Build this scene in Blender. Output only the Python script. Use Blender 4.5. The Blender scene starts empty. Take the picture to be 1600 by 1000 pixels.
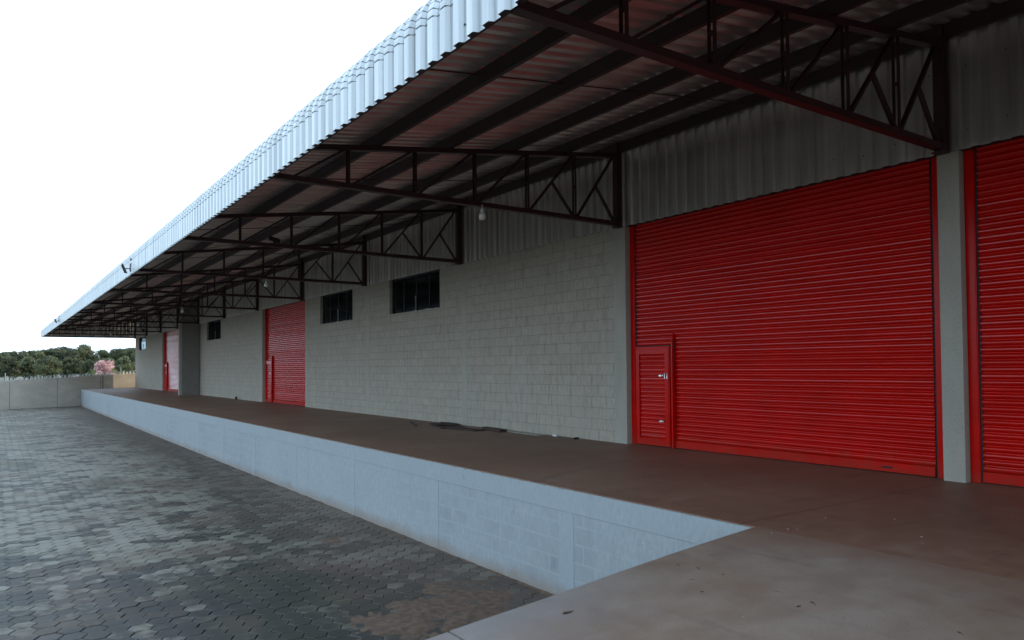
import bpy, math, random
import numpy as np
from mathutils import Vector, Matrix, noise as mnoise
R = math.radians
random.seed(7)
SC = bpy.context.scene
COL = SC.collection

# ------------------------------------------------------------------ camera
F, CY, YAW, PITCH, ROLL = 1160.05, 544.5, 0.60968, 0.024944, 0.0079276
cd = bpy.data.cameras.new('camera'); cam = bpy.data.objects.new('camera', cd); COL.objects.link(cam)
SC.camera = cam
cd.sensor_width = 36.0; cd.lens = F / 1600 * 36.0
cd.shift_y = (CY - 500) / 1600
cd.clip_start = 0.05; cd.clip_end = 2000
_f = Vector((math.sin(YAW), math.cos(YAW), 0)); _r = Vector((math.cos(YAW), -math.sin(YAW), 0)); _u = Vector((0, 0, 1))
_f2 = _f * math.cos(PITCH) + _u * math.sin(PITCH); _u2 = _u * math.cos(PITCH) - _f * math.sin(PITCH)
_cr, _sr = math.cos(ROLL), math.sin(ROLL)
_rx = _r * _cr - _u2 * _sr; _uy = _r * _sr + _u2 * _cr
M = Matrix((( _rx.x, _uy.x, -_f2.x, -9.0418), (_rx.y, _uy.y, -_f2.y, 0.0), (_rx.z, _uy.z, -_f2.z, 1.3534), (0, 0, 0, 1)))
cam.matrix_world = M

# ------------------------------------------------------------------ light
SUN_AZ, SUN_EL = R(1.5), R(14)      # azimuth measured from +x towards +y
w = bpy.data.worlds.new("World"); SC.world = w; w.use_nodes = True
nt = w.node_tree; nt.nodes.clear()
out = nt.nodes.new('ShaderNodeOutputWorld')
sky = nt.nodes.new('ShaderNodeTexSky'); sky.sky_type = 'NISHITA'; sky.sun_disc = False
sky.sun_elevation = SUN_EL; sky.sun_rotation = R(90) - SUN_AZ
sky.air_density = 1.0; sky.dust_density = 2.0; sky.ozone_density = 1.0
b1 = nt.nodes.new('ShaderNodeBackground'); b1.inputs['Strength'].default_value = 0.15
nt.links.new(sky.outputs[0], b1.inputs[0])
# thin bright cloud veil, laid out by direction in the world
tc = nt.nodes.new('ShaderNodeTexCoord'); nz = nt.nodes.new('ShaderNodeTexNoise')
nz.inputs['Scale'].default_value = 1.6; nz.inputs['Detail'].default_value = 5
nt.links.new(tc.outputs['Generated'], nz.inputs['Vector'])
cr = nt.nodes.new('ShaderNodeValToRGB'); cr.color_ramp.elements[0].position = 0.25; cr.color_ramp.elements[1].position = 0.75
cr.color_ramp.elements[0].color = (0.56, 0.76, 1.0, 1); cr.color_ramp.elements[1].color = (0.66, 0.83, 1.0, 1)
nt.links.new(nz.outputs[0], cr.inputs[0])
b2 = nt.nodes.new('ShaderNodeBackground'); b2.inputs['Strength'].default_value = 2.1
nt.links.new(cr.outputs[0], b2.inputs[0])
ad = nt.nodes.new('ShaderNodeMixShader'); ad.inputs[0].default_value = 0.7
nt.links.new(b1.outputs[0], ad.inputs[1]); nt.links.new(b2.outputs[0], ad.inputs[2]); nt.links.new(ad.outputs[0], out.inputs[0])
sl = bpy.data.lights.new('sun', 'SUN'); so = bpy.data.objects.new('sun', sl); COL.objects.link(so)
sl.energy = 2.1; sl.angle = R(0.5); sl.color = (1.0, 0.80, 0.55)
sd = Vector((math.cos(SUN_AZ) * math.cos(SUN_EL), math.sin(SUN_AZ) * math.cos(SUN_EL), math.sin(SUN_EL)))
so.rotation_euler = sd.to_track_quat('Z', 'Y').to_euler(); so.location = (40, 20, 40)
vs = SC.view_settings; vs.view_transform = 'Standard'; vs.look = 'None'; vs.gamma = 1; vs.exposure = 0.55; vs.use_curve_mapping = False
SC.render.engine = 'CYCLES'; SC.cycles.max_bounces = 8; SC.cycles.diffuse_bounces = 5; SC.cycles.transparent_max_bounces = 16

# ------------------------------------------------------------------ helpers
class MB:
    def __init__(s): s.v = []; s.f = []; s.sm = False
    def add(s, vs_, fs_):
        n = len(s.v); s.v += [tuple(p) for p in vs_]; s.f += [tuple(i + n for i in f) for f in fs_]; return s
    def box(s, x0, x1, y0, y1, z0, z1):
        return s.add([(x0,y0,z0),(x1,y0,z0),(x1,y1,z0),(x0,y1,z0),(x0,y0,z1),(x1,y0,z1),(x1,y1,z1),(x0,y1,z1)],
                     [(0,3,2,1),(4,5,6,7),(0,1,5,4),(1,2,6,5),(2,3,7,6),(3,0,4,7)])
    def prism(s, pts, lo, hi, ax=2):
        """extrude closed 2d outline along axis ax"""
        n = len(pts)
        def mk(p, t):
            q = list(p); q.insert(ax, t); return q
        vs_ = [mk(p, lo) for p in pts] + [mk(p, hi) for p in pts]
        fs_ = [tuple(range(n)), tuple(range(2*n-1, n-1, -1))] + [(i, i+n, (i+1)%n+n, (i+1)%n) for i in range(n)]
        return s.add(vs_, fs_)
    def bar(s, a, b, w_, h_, up=(0, 1, 0)):
        a = Vector(a); b = Vector(b); d = (b - a).normalized(); u = Vector(up)
        u = (u - d * u.dot(d)).normalized(); v = d.cross(u)
        vs_ = [p + u * (w_/2*i) + v * (h_/2*j) for p in (a, b) for i, j in ((-1,-1),(1,-1),(1,1),(-1,1))]
        return s.add(vs_, [(0,3,2,1),(4,5,6,7),(0,1,5,4),(1,2,6,5),(2,3,7,6),(3,0,4,7)])
    def tube(s, pts, r, n=8, cap=True):
        pts = [Vector(p) for p in pts]; rs = r if isinstance(r, (list, tuple)) else [r]*len(pts)
        vs_ = []; fs_ = []; ref = Vector((0.13, 0.27, 0.95)).normalized()
        for k, p in enumerate(pts):
            d = (pts[min(k+1, len(pts)-1)] - pts[max(k-1, 0)]).normalized()
            u = d.cross(ref)
            if u.length < .05: u = d.cross(Vector((1, 0, 0)))
            u.normalize(); v = d.cross(u)
            for i in range(n):
                t = 2*math.pi*i/n; vs_.append(p + (u*math.cos(t) + v*math.sin(t))*rs[k])
        for k in range(len(pts)-1):
            for i in range(n):
                j = (i+1) % n; fs_.append((k*n+i, k*n+j, (k+1)*n+j, (k+1)*n+i))
        if cap: fs_.append(tuple(range(n-1, -1, -1))); fs_.append(tuple((len(pts)-1)*n+i for i in range(n)))
        return s.add(vs_, fs_)
    def lathe(s, prof, n=16, c=(0,0,0)):
        vs_ = []; fs_ = []
        for r_, z in prof:
            for i in range(n):
                t = 2*math.pi*i/n; vs_.append((c[0]+r_*math.cos(t), c[1]+r_*math.sin(t), c[2]+z))
        for k in range(len(prof)-1):
            for i in range(n):
                j = (i+1) % n; fs_.append((k*n+i, k*n+j, (k+1)*n+j, (k+1)*n+i))
        fs_.append(tuple(range(n-1,-1,-1))); fs_.append(tuple((len(prof)-1)*n+i for i in range(n)))
        return s.add(vs_, fs_)
    def build(s, name, mat, parent=None, smooth=False, bevel=0, loc=None):
        me = bpy.data.meshes.new(name); me.from_pydata(s.v, [], s.f); me.update()
        if smooth: me.polygons.foreach_set('use_smooth', [True]*len(me.polygons))
        if mat: me.materials.append(mat)
        o = bpy.data.objects.new(name, me); COL.objects.link(o)
        if parent: o.parent = parent
        if loc: o.location = loc
        if bevel:
            m = o.modifiers.new('b', 'BEVEL'); m.width = bevel; m.segments = 2; m.limit_method = 'ANGLE'
        return o

def tag(o, label=None, cat=None, group=None, kind=None):
    if label: o['label'] = label
    if cat: o['category'] = cat
    if group: o['group'] = group
    if kind: o['kind'] = kind
    return o
def empty(name, loc, label, cat, group=None, rz=0):
    o = bpy.data.objects.new(name, None); COL.objects.link(o); o.location = loc; o.rotation_euler = (0, 0, rz)
    o.empty_display_size = 0.2
    return tag(o, label, cat, group)
def copy_tree(o, parent=None):
    c = o.copy(); COL.objects.link(c); c.parent = parent
    for ch in list(o.children): copy_tree(ch, c)
    return c

# ------------------------------------------------------------------ materials
def rgb(c): return (c[0], c[1], c[2], 1)
class Mat:
    def __init__(s, name, rough=0.6, metal=0.0, spec=0.5):
        s.m = bpy.data.materials.new(name); s.m.use_nodes = True; s.nt = s.m.node_tree
        s.b = s.nt.nodes['Principled BSDF']
        s.b.inputs['Roughness'].default_value = rough; s.b.inputs['Metallic'].default_value = metal
        s.b.inputs['Specular IOR Level'].default_value = spec
        s.co = s.nt.nodes.new('ShaderNodeTexCoord').outputs['Object']
    def n(s, t): return s.nt.nodes.new(t)
    def l(s, a, b): s.nt.links.new(a, b)
    def noise(s, scale, detail=4, vec=None, stretch=None, rough=.55):
        x = s.n('ShaderNodeTexNoise'); x.inputs['Scale'].default_value = scale; x.inputs['Detail'].default_value = detail
        x.inputs['Roughness'].default_value = rough
        v = vec or s.co
        if stretch:
            mp = s.n('ShaderNodeMapping'); mp.inputs['Scale'].default_value = stretch; s.l(v, mp.inputs[0]); v = mp.outputs[0]
        s.l(v, x.inputs['Vector']); return x.outputs[0]
    def ramp(s, fac, stops):
        r_ = s.n('ShaderNodeValToRGB'); e = r_.color_ramp.elements
        e[0].position, e[0].color = stops[0][0], rgb(stops[0][1]); e[1].position, e[1].color = stops[-1][0], rgb(stops[-1][1])
        for p, c in stops[1:-1]:
            q = e.new(p); q.color = rgb(c)
        s.l(fac, r_.inputs[0]); return r_.outputs[0]
    def gray(s, fac, lo, hi): return s.ramp(fac, [(lo, (0,0,0)), (hi, (1,1,1))])
    def mix(s, fac, a, b, mode='MIX'):
        x = s.n('ShaderNodeMix'); x.data_type = 'RGBA'; x.blend_type = mode
        for sock, val in ((x.inputs[0], fac), (x.inputs[6], a), (x.inputs[7], b)):
            if isinstance(val, (int, float)): sock.default_value = val
            elif isinstance(val, tuple): sock.default_value = rgb(val)
            else: s.l(val, sock)
        return x.outputs[2]
    def math(s, op, a, b=None):
        x = s.n('ShaderNodeMath'); x.operation = op
        for i, v in enumerate((a, b)):
            if v is None: continue
            if isinstance(v, (int, float)): x.inputs[i].default_value = v
            else: s.l(v, x.inputs[i])
        return x.outputs[0]
    def color(s, c):
        if isinstance(c, tuple): s.b.inputs['Base Color'].default_value = rgb(c)
        else: s.l(c, s.b.inputs['Base Color'])
        return s
    def rough(s, fac, lo, hi):
        x = s.n('ShaderNodeMapRange'); s.l(fac, x.inputs[0]); x.inputs[3].default_value = lo; x.inputs[4].default_value = hi
        s.l(x.outputs[0], s.b.inputs['Roughness']); return s
    def bump(s, h, strength=.3, dist=.01):
        x = s.n('ShaderNodeBump'); x.inputs['Strength'].default_value = strength; x.inputs['Distance'].default_value = dist
        s.l(h, x.inputs['Height']); s.l(x.outputs[0], s.b.inputs['Normal']); return s
    def yz(s):
        sp = s.n('ShaderNodeSeparateXYZ'); s.l(s.co, sp.inputs[0]); cb = s.n('ShaderNodeCombineXYZ')
        s.l(sp.outputs[1], cb.inputs[0]); s.l(sp.outputs[2], cb.inputs[1]); return cb.outputs[0], sp
    def brick(s, vec, c1, c2, cm, mortar, wd=.4, h=.2, smooth=.1):
        x = s.n('ShaderNodeTexBrick'); s.l(vec, x.inputs['Vector'])
        x.inputs['Scale'].default_value = 1; x.inputs['Brick Width'].default_value = wd; x.inputs['Row Height'].default_value = h
        x.inputs['Mortar Size'].default_value = mortar; x.inputs['Mortar Smooth'].default_value = smooth
        x.inputs['Color1'].default_value = rgb(c1); x.inputs['Color2'].default_value = rgb(c2); x.inputs['Mortar'].default_value = rgb(cm)
        return x

def simple(name, c, rough=.6, metal=0., var=.15, scale=6, spec=.5, bump=0):
    m = Mat(name, rough, metal, spec); nz_ = m.noise(scale, 5)
    m.color(m.ramp(nz_, [(.3, tuple(v*(1-var) for v in c)), (.7, tuple(min(1, v*(1+var)) for v in c))]))
    m.rough(nz_, max(0, rough-.08), min(1, rough+.1))
    if bump: m.bump(m.noise(scale*20, 3), bump, .004)
    return m.m

# concrete block wall
m = Mat('concrete_block', .85); v, sp = m.yz()
bk = m.brick(v, (.395,.342,.270), (.335,.29,.228), (.21,.18,.142), .0045, smooth=.3)
fine = m.noise(34, 6, stretch=(1, 1, .30), rough=.7); big = m.noise(.9, 5); streak = m.noise(3.2, 6, stretch=(1, 1.0, .12))
c = m.mix(m.math('MULTIPLY', m.math('SUBTRACT', 1, bk.outputs['Fac']), .45), bk.outputs[0], m.ramp(fine, [(.34, (.21,.18,.142)), (.66, (.52,.455,.365))]))
c = m.mix(m.gray(big, .42, .62), c, m.mix(.35, c, (.36,.31,.25)))
st2 = m.noise(9, 5, stretch=(1, 1.3, .22)); c = m.mix(m.math('MULTIPLY', m.gray(st2, .52, .68), .5), c, (.22,.195,.16))
c = m.mix(m.gray(streak, .56, .72), c, m.mix(.35, c, (.42,.40,.35)))
m.color(c); m.bump(m.math('ADD', m.math('MULTIPLY', bk.outputs['Fac'], -1.2), m.math('MULTIPLY', fine, .5)), .6, .006)
MAT_BLOCK = m.m
MAT_FIN = simple('fin_dark_tone', (.20,.18,.155), .9, var=.12, scale=3, bump=.15)  # fin wall gets a darker tone than the block wall
# smooth cast concrete
m = Mat('cast_concrete', .8); f1 = m.noise(2.2, 6, stretch=(1,1,.4)); f2 = m.noise(40, 4)
c = m.ramp(f1, [(.3, (.30,.265,.21)), (.7, (.40,.36,.29))]); c = m.mix(.25, c, m.ramp(f2, [(.35, (.24,.23,.20)), (.65, (.42,.40,.35))]))
m.color(c); m.bump(f2, .25, .003); MAT_CAST = m.m
# limewashed dock wall: blocks under a thin wash
def dock_mat(name, blocks):
    m = Mat(name, .75); v, sp = m.yz()
    wash = m.noise(1.3, 6); fine = m.noise(30, 5, stretch=(1,1,.4)); st = m.noise(2.4, 6, stretch=(1,1,.15))
    white = m.ramp(fine, [(.3, (.255,.28,.285)), (.7, (.325,.35,.352))])
    if blocks:
        bk = m.brick(v, (.185,.205,.222), (.228,.248,.262), (.305,.33,.336), .022, smooth=1.0)
        patch = m.gray(m.noise(.42, 4), .41, .66)
        thin = m.mix(m.gray(fine, .3, .7), m.math('MULTIPLY', patch, .45), patch)
        c = m.mix(thin, white, bk.outputs[0]); c = m.mix(m.gray(m.noise(4, 5), .3, .75), c, white)
        m.bump(m.math('ADD', m.math('MULTIPLY', bk.outputs['Fac'], .3), m.math('MULTIPLY', fine, .4)), .35, .004)
    else:
        c = m.mix(m.gray(wash, .35, .7), white, (.275,.305,.315)); m.bump(fine, .25, .003)
    c = m.mix(m.gray(st, .60, .76), c, m.mix(.35, c, (.20,.23,.25)))
    spots = m.gray(m.noise(5.5, 2, stretch=(1,1,.6)), .72, .78)
    c = m.mix(m.math('MULTIPLY', spots, .5), c, (.20,.18,.11))
    if not blocks:
        ed = m.math('ADD', sp.outputs[2], m.math('MULTIPLY', m.noise(6, 5), .09)); me_ = m.n('ShaderNodeMapRange'); m.l(ed, me_.inputs[0])
        me_.inputs[1].default_value = .022; me_.inputs[2].default_value = .045; c = m.mix(m.math('MULTIPLY', me_.outputs[0], .7), c, (.16,.125,.085))
    # splash of red soil along the foot of the wall
    foot = m.math('ADD', sp.outputs[2], m.math('MULTIPLY', m.noise(2.5, 4), .28))
    mr = m.n('ShaderNodeMapRange'); m.l(foot, mr.inputs[0]); mr.inputs[1].default_value = -1.09; mr.inputs[2].default_value = -.93; mr.inputs[3].default_value = .7; mr.inputs[4].default_value = 0
    c = m.mix(mr.outputs[0], c, (.22,.165,.125)); m.color(c); return m.m
MAT_DOCK = dock_mat('washed_block', True); MAT_DOCKB = dock_mat('washed_render', False)
# dock deck
m = Mat('deck_concrete', .5, spec=.28); a = m.noise(.5, 6); b = m.noise(6, 6); f_ = m.noise(70, 3)
c = m.ramp(a, [(.3, (.150,.082,.050)), (.5, (.195,.110,.070)), (.7, (.255,.155,.104))])
c = m.mix(.3, c, m.ramp(b, [(.35, (.14,.078,.050)), (.7, (.27,.165,.115))]))
c = m.mix(m.gray(m.noise(1.2, 4), .62, .75), c, m.mix(.4, c, (.28,.25,.22)))
ds = m.n('ShaderNodeSeparateXYZ'); m.l(m.co, ds.inputs[0])
jt = m.math('ABSOLUTE', m.math('SUBTRACT', m.math('FRACT', m.math('DIVIDE', m.math('ADD', ds.outputs[1], -4.12), 5.4157)), .5))
c = m.mix(m.math('MULTIPLY', m.gray(jt, .4988, .4992), .5), c, (.05,.032,.024))
wv = m.n('ShaderNodeTexWave'); wv.wave_type = 'RINGS'; wv.rings_direction = 'Z'; wv.inputs['Scale'].default_value = .22; wv.inputs['Distortion'].default_value = 3.5; wv.inputs['Detail'].default_value = 2; m.l(m.co, wv.inputs[0])
c = m.mix(m.math('MULTIPLY', m.gray(wv.outputs['Fac'], .94, 1.0), m.math('MULTIPLY', m.gray(m.noise(.35, 3), .5, .6), .35)), c, (.06,.04,.03))
scr = m.noise(1.6, 7, stretch=(.35, 2.6, 1), rough=.7); c = m.mix(m.math('MULTIPLY', m.gray(scr, .57, .66), .35), c, (.085,.055,.042))
c = m.mix(m.math('MULTIPLY', m.gray(m.noise(130, 2), .66, .74), .5), c, (.08,.055,.045))
m.color(c); m.rough(b, .38, .7); m.bump(m.mix(.5, b, f_), .15, .006); MAT_DECK = m.m
# ramp concrete
m = Mat('ramp_concrete', .75); a = m.noise(.6, 6); b = m.noise(4.5, 6); f_ = m.noise(90, 3)
c = m.ramp(a, [(.32, (.165,.096,.060)), (.5, (.218,.148,.104)), (.68, (.25,.19,.15))])
c = m.mix(.35, c, m.ramp(b, [(.35, (.155,.098,.066)), (.7, (.26,.20,.155))]))
c = m.mix(m.gray(m.noise(1.3, 4), .56, .72), c, m.mix(.5, c, (.20,.115,.075)))
c = m.mix(m.gray(f_, .58, .70), c, m.mix(.55, c, (.09,.07,.06)))
scr = m.noise(1.2, 8, stretch=(2.4, .5, 1), rough=.7); c = m.mix(m.math('MULTIPLY', m.gray(scr, .58, .66), .4), c, (.11,.085,.075))
rs = m.n('ShaderNodeSeparateXYZ'); m.l(m.co, rs.inputs[0])
ex = m.math('ADD', m.math('MULTIPLY', rs.outputs[1], 1.0), m.math('MULTIPLY', m.noise(1.7, 5), 1.1))
mr = m.n('ShaderNodeMapRange'); m.l(ex, mr.inputs[0]); mr.inputs[1].default_value = 3.7; mr.inputs[2].default_value = 4.6; mr.inputs[4].default_value = .5
xm = m.n('ShaderNodeMapRange'); m.l(rs.outputs[0], xm.inputs[0]); xm.inputs[1].default_value = -5.0; xm.inputs[2].default_value = -6.0
c = m.mix(m.math('MULTIPLY', mr.outputs[0], xm.outputs[0]), c, (.20,.22,.235))
em = m.n('ShaderNodeMapRange'); m.l(m.math('ADD', rs.outputs[0], m.math('MULTIPLY', m.math('SUBTRACT', m.noise(.9, 5), .5), 1.5)), em.inputs[0]); em.inputs[1].default_value = -4.35; em.inputs[2].default_value = -3.85
c = m.mix(m.math('MULTIPLY', em.outputs[0], .85), c, (.185,.106,.068))
m.color(c); m.rough(b, .6, .85); m.bump(m.mix(.6, b, f_), .3, .006); MAT_RAMP = m.m
# hex pavers: each stone carries its own tone and centre
m = Mat('hex_paver', .6, 0, .22); at = m.n('ShaderNodeAttribute'); at.attribute_name = 'tone'
ac = m.n('ShaderNodeAttribute'); ac.attribute_name = 'centre'
pw = m.noise(.28, 5, vec=ac.outputs['Vector'], stretch=(1, .55, 1)); pm = m.noise(1.5, 5, vec=ac.outputs['Vector'])
fine = m.noise(60, 4); med = m.noise(7, 4)
k = m.math('ADD', m.math('ADD', m.math('MULTIPLY', pw, .55), .245), m.math('MULTIPLY', m.math('SUBTRACT', at.outputs['Fac'], .5), .26))
k = m.math('ADD', k, m.math('MULTIPLY', m.math('SUBTRACT', pm, .5), 1.25)); k = m.math('ADD', k, m.math('MULTIPLY', m.math('SUBTRACT', med, .5), .55))
cs = m.n('ShaderNodeSeparateXYZ'); m.l(ac.outputs['Vector'], cs.inputs[0]); X_, Y_ = cs.outputs[0], cs.outputs[1]
# damp mossy drainage line curving away from the dock
xb = m.math('SUBTRACT', -3.2, m.math('DIVIDE', 26, Y_))
dd = m.math('DIVIDE', m.math('SUBTRACT', m.math('ADD', X_, m.math('MULTIPLY', m.math('SUBTRACT', pm, .5), 2.2)), xb), .62)
band = m.math('POWER', 2.718, m.math('MULTIPLY', m.math('MULTIPLY', dd, dd), -1))
k = m.math('SUBTRACT', k, m.math('MULTIPLY', band, .17))
# wet patch across the near yard
wl = m.math('SUBTRACT', m.math('ADD', 9.35, m.math('MULTIPLY', m.math('SUBTRACT', -5.66, X_), 1.09)), Y_)
wl = m.math('ADD', wl, m.math('MULTIPLY', m.math('SUBTRACT', pm, .5), 3.5))
mw = m.n('ShaderNodeMapRange'); m.l(wl, mw.inputs[0]); mw.inputs[1].default_value = -.6; mw.inputs[2].default_value = .5; mw.inputs[4].default_value = .25
k = m.math('SUBTRACT', k, mw.outputs[0]); k = m.math('ADD', k, .045)
c = m.ramp(k, [(.33, (.022,.018,.011)), (.42, (.050,.041,.027)), (.50, (.140,.122,.088)), (.62, (.250,.228,.175))])
vd = m.n('ShaderNodeVectorMath'); vd.operation = 'SUBTRACT'; fl = m.n('ShaderNodeVectorMath'); fl.operation = 'MULTIPLY'; fl.inputs[1].default_value = (1, 1, 0)
m.l(m.co, fl.inputs[0]); m.l(fl.outputs[0], vd.inputs[0]); m.l(ac.outputs['Vector'], vd.inputs[1]); ln = m.n('ShaderNodeVectorMath'); ln.operation = 'LENGTH'; m.l(vd.outputs[0], ln.inputs[0])
rim = m.math('ADD', ln.outputs['Value'], m.math('MULTIPLY', m.math('SUBTRACT', m.noise(6, 3), .5), .12))
c = m.mix(m.math('MULTIPLY', m.gray(rim, .088, .125), m.math('MULTIPLY', m.gray(pm, .42, .6), .55)), c, (.13,.14,.14))
c = m.mix(m.math('MULTIPLY', band, .6), c, m.mix(.6, c, (.030,.036,.014)))
moss = m.gray(m.noise(.45, 5, stretch=(1, .6, 1)), .54, .68)
c = m.mix(m.math('MULTIPLY', moss, .65), c, (.062,.056,.026))
dst = m.gray(m.noise(.6, 6), .52, .66); c = m.mix(m.math('MULTIPLY', dst, .6), c, (.115,.072,.045))
# soil swept along the wall
ps = m.n('ShaderNodeSeparateXYZ'); m.l(m.co, ps.inputs[0])
ws = m.math('ADD', ps.outputs[0], m.math('MULTIPLY', m.noise(1.4, 4), 1.9))
mr = m.n('ShaderNodeMapRange'); m.l(ws, mr.inputs[0]); mr.inputs[1].default_value = -5.2; mr.inputs[2].default_value = -3.6; mr.inputs[4].default_value = .6
c = m.mix(mr.outputs[0], c, (.125,.084,.060))
c = m.mix(.25, c, m.mix(fine, (.03,.03,.028), (.16,.16,.16)))
m.color(c); m.rough(k, .5, .8); m.bump(fine, .45, .004); MAT_HEX = m.m
MAT_SOIL = simple('soil', (.115,.072,.046), .95, var=.4, scale=14, bump=.9)
m = Mat('far_ground', .95); a = m.noise(.05, 6); b = m.noise(1.5, 5)
m.color(m.mix(.5, m.ramp(a, [(.35, (.06,.07,.03)), (.65, (.13,.095,.06))]), m.ramp(b, [(.3, (.05,.06,.03)), (.7, (.15,.12,.08))]))); MAT_FAR = m.m
MAT_MOSS = simple('joint_moss', (.035,.055,.018), .95, var=.4, scale=30)
# sheet metals
def sheet(name, c, metal, rough, speck=.35):
    m = Mat(name, rough, metal); st = m.noise(1.6, 5, stretch=(1, 3.2, .16)); f = m.noise(9, 5)
    cc = m.ramp(st, [(.3, tuple(v*.62 for v in c)), (.7, c)])
    cc = m.mix(m.math('MULTIPLY', m.gray(f, .55, .8), speck), cc, tuple(v*.7 for v in c))
    m.color(cc); m.rough(st, rough-.05, rough+.08); m.bump(m.noise(3, 3), .03 if speck else .0, .01); return m.m
MAT_FASCIA = sheet('galvanised_fascia', (.56,.585,.585), .6, .30)
MAT_CLAD = sheet('galvanised_cladding', (.78,.74,.69), .85, .30, 0)
MAT_ROOF = sheet('galvanised_roof', (.74,.67,.62), .75, .32)
MAT_STEEL = simple('wine_primer_steel', (.036,.009,.010), .5, .0, .3, 5)
MAT_PURLIN = simple('dark_purlin_steel', (.030,.012,.013), .55, .0, .3, 4)
# red shutter paint
def red(name, c, rough, spec=.5):
    m = Mat(name, rough, .0, spec); a = m.noise(1.5, 5, stretch=(1, 1, 3)); b = m.noise(22, 4)
    cc = m.ramp(a, [(.3, tuple(v*.8 for v in c)), (.7, c)]); cc = m.mix(m.math('MULTIPLY', m.gray(b, .7, .8), .02), cc, tuple(v*.6+.02 for v in c))
    m.color(cc); m.rough(a, rough-.02, rough+.03); dz = m.n('ShaderNodeSeparateXYZ'); m.l(m.co, dz.inputs[0]); du = m.math('SUBTRACT', m.math('MULTIPLY', m.noise(5, 5), .5), dz.outputs[2]); m.color(m.mix(m.math('MULTIPLY', m.gray(du, .0, .28), .4), cc, (.16,.05,.03))); return m.m
MAT_RED = red('red_slat_paint', (.52,.0030,.0006), .09, .33)
MAT_REDF = red('red_frame_paint', (.56,.0030,.0006), .22, .14)
MAT_BLACK = simple('black_seal', (.012,.012,.012), .7)
MAT_CHROME = simple('bright_hardware', (.75,.74,.72), .25, .9, .1, 20)
MAT_DARK = simple('dark_interior', (.05,.05,.05), .9)
MAT_FRAME = simple('dark_window_steel', (.012,.013,.014), .5, .2)
m = Mat('window_glass', .1); g = m.n('ShaderNodeBsdfTransparent'); g.inputs[0].default_value = (.55,.62,.62,1)
gl = m.n('ShaderNodeBsdfGlossy'); gl.inputs['Roughness'].default_value = .08; fr = m.n('ShaderNodeFresnel'); fr.inputs[0].default_value = 1.3
mx = m.n('ShaderNodeMixShader'); m.l(m.math('MULTIPLY', fr.outputs[0], .25), mx.inputs[0]); m.l(g.outputs[0], mx.inputs[1]); m.l(gl.outputs[0], mx.inputs[2])
m.l(mx.outputs[0], m.nt.nodes['Material Output'].inputs[0]); MAT_GLASS = m.m
MAT_WHITE = simple('white_plastic', (.72,.72,.70), .4, .0, .08)
MAT_PANEL = None
m = Mat('wall_panel_concrete', .85); a = m.noise(1.1, 6, stretch=(1,1,2)); b = m.noise(14, 5)
c = m.ramp(a, [(.3, (.46,.40,.33)), (.7, (.62,.55,.45))]); c = m.mix(.25, c, m.ramp(b, [(.35, (.40,.35,.29)), (.7, (.62,.56,.47))]))
m.color(c); m.bump(b, .25, .005); MAT_PANEL = m.m
MAT_SPIKE = simple('galvanised_spike', (.60,.60,.55), .35, .3, .1)
MAT_BARK = simple('bark', (.07,.05,.035), .9, var=.3, scale=8)
def leaf(name, stops):
    m = Mat(name, .6, 0, .3); oi = m.n('ShaderNodeObjectInfo'); at = m.n('ShaderNodeAttribute'); at.attribute_name = 'tone'
    c = m.ramp(at.outputs['Fac'], stops); hs = m.n('ShaderNodeHueSaturation'); m.l(c, hs.inputs['Color'])
    m.l(m.math('ADD', m.math('MULTIPLY', oi.outputs['Random'], .8), .65), hs.inputs['Value'])
    m.color(hs.outputs[0])
    tr = m.n('ShaderNodeBsdfTranslucent'); m.l(hs.outputs[0], tr.inputs[0]); mx = m.n('ShaderNodeMixShader'); mx.inputs[0].default_value = .25
    m.l(m.b.outputs[0], mx.inputs[1]); m.l(tr.outputs[0], mx.inputs[2]); m.l(mx.outputs[0], m.nt.nodes['Material Output'].inputs[0]); return m.m
MAT_LEAF = leaf('foliage', [(0, (.062,.072,.040)), (.5, (.085,.095,.046)), (1, (.15,.15,.055))])
MAT_PINK = leaf('pink_blossom', [(0, (.40,.20,.20)), (.5, (.55,.33,.31)), (1, (.72,.52,.48))])
MAT_LIME = leaf('light_foliage', [(0, (.09,.13,.04)), (1, (.22,.24,.07))])
MAT_WOOD = simple('old_plank', (.045,.022,.016), .85, var=.35, scale=10, bump=.4)

# ------------------------------------------------------------------ ground, pavement
G = -1.25
gm = MB(); gm.add([(-900,-300,G-.06),(900,-300,G-.06),(900,1500,G-.06),(-900,1500,G-.06)], [(0,1,2,3)])
tag(gm.build('ground', MAT_FAR), kind='structure')
def skew(x): return 61.0 + .425 * (x + 8.66)          # front face line of the boundary wall
# hex stones: built as real blocks with joints
P = .225; DX = P * math.sqrt(3) / 2; rout = P / math.sqrt(3)
vs_, fs_, tone, cen = [], [], [], []
rnd = random.Random(3)
for i in range(-1, 74):
    x = -3.90 - i * DX
    for j in range(0, 282):
        y = 3.2 + j * P + (P/2 if i % 2 else 0)
        if y > skew(x) - .12 or (x < -16.2): continue
        dz = rnd.uniform(-.0035, .0035); tx, ty = rnd.uniform(-.012, .012), rnd.uniform(-.012, .012)
        n0 = len(vs_); t = rnd.random()
        for rr, zz in ((rout-.0045, G-.005), (rout-.010, G), (rout-.0035, G-.05)):
            for q in range(6):
                a_ = q * math.pi / 3
                vx, vy = rr * math.cos(a_), rr * math.sin(a_)
                vs_.append((x + vx, y + vy, zz + dz + vx*tx + vy*ty)); tone.append(t); cen.append((x, y, 0))
        fs_.append(tuple(n0 + 6 + q for q in range(6)))
        for q in range(6):
            q2 = (q+1) % 6
            fs_.append((n0+q, n0+q2, n0+6+q2, n0+6+q)); fs_.append((n0+12+q, n0+12+q2, n0+q2, n0+q))
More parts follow.
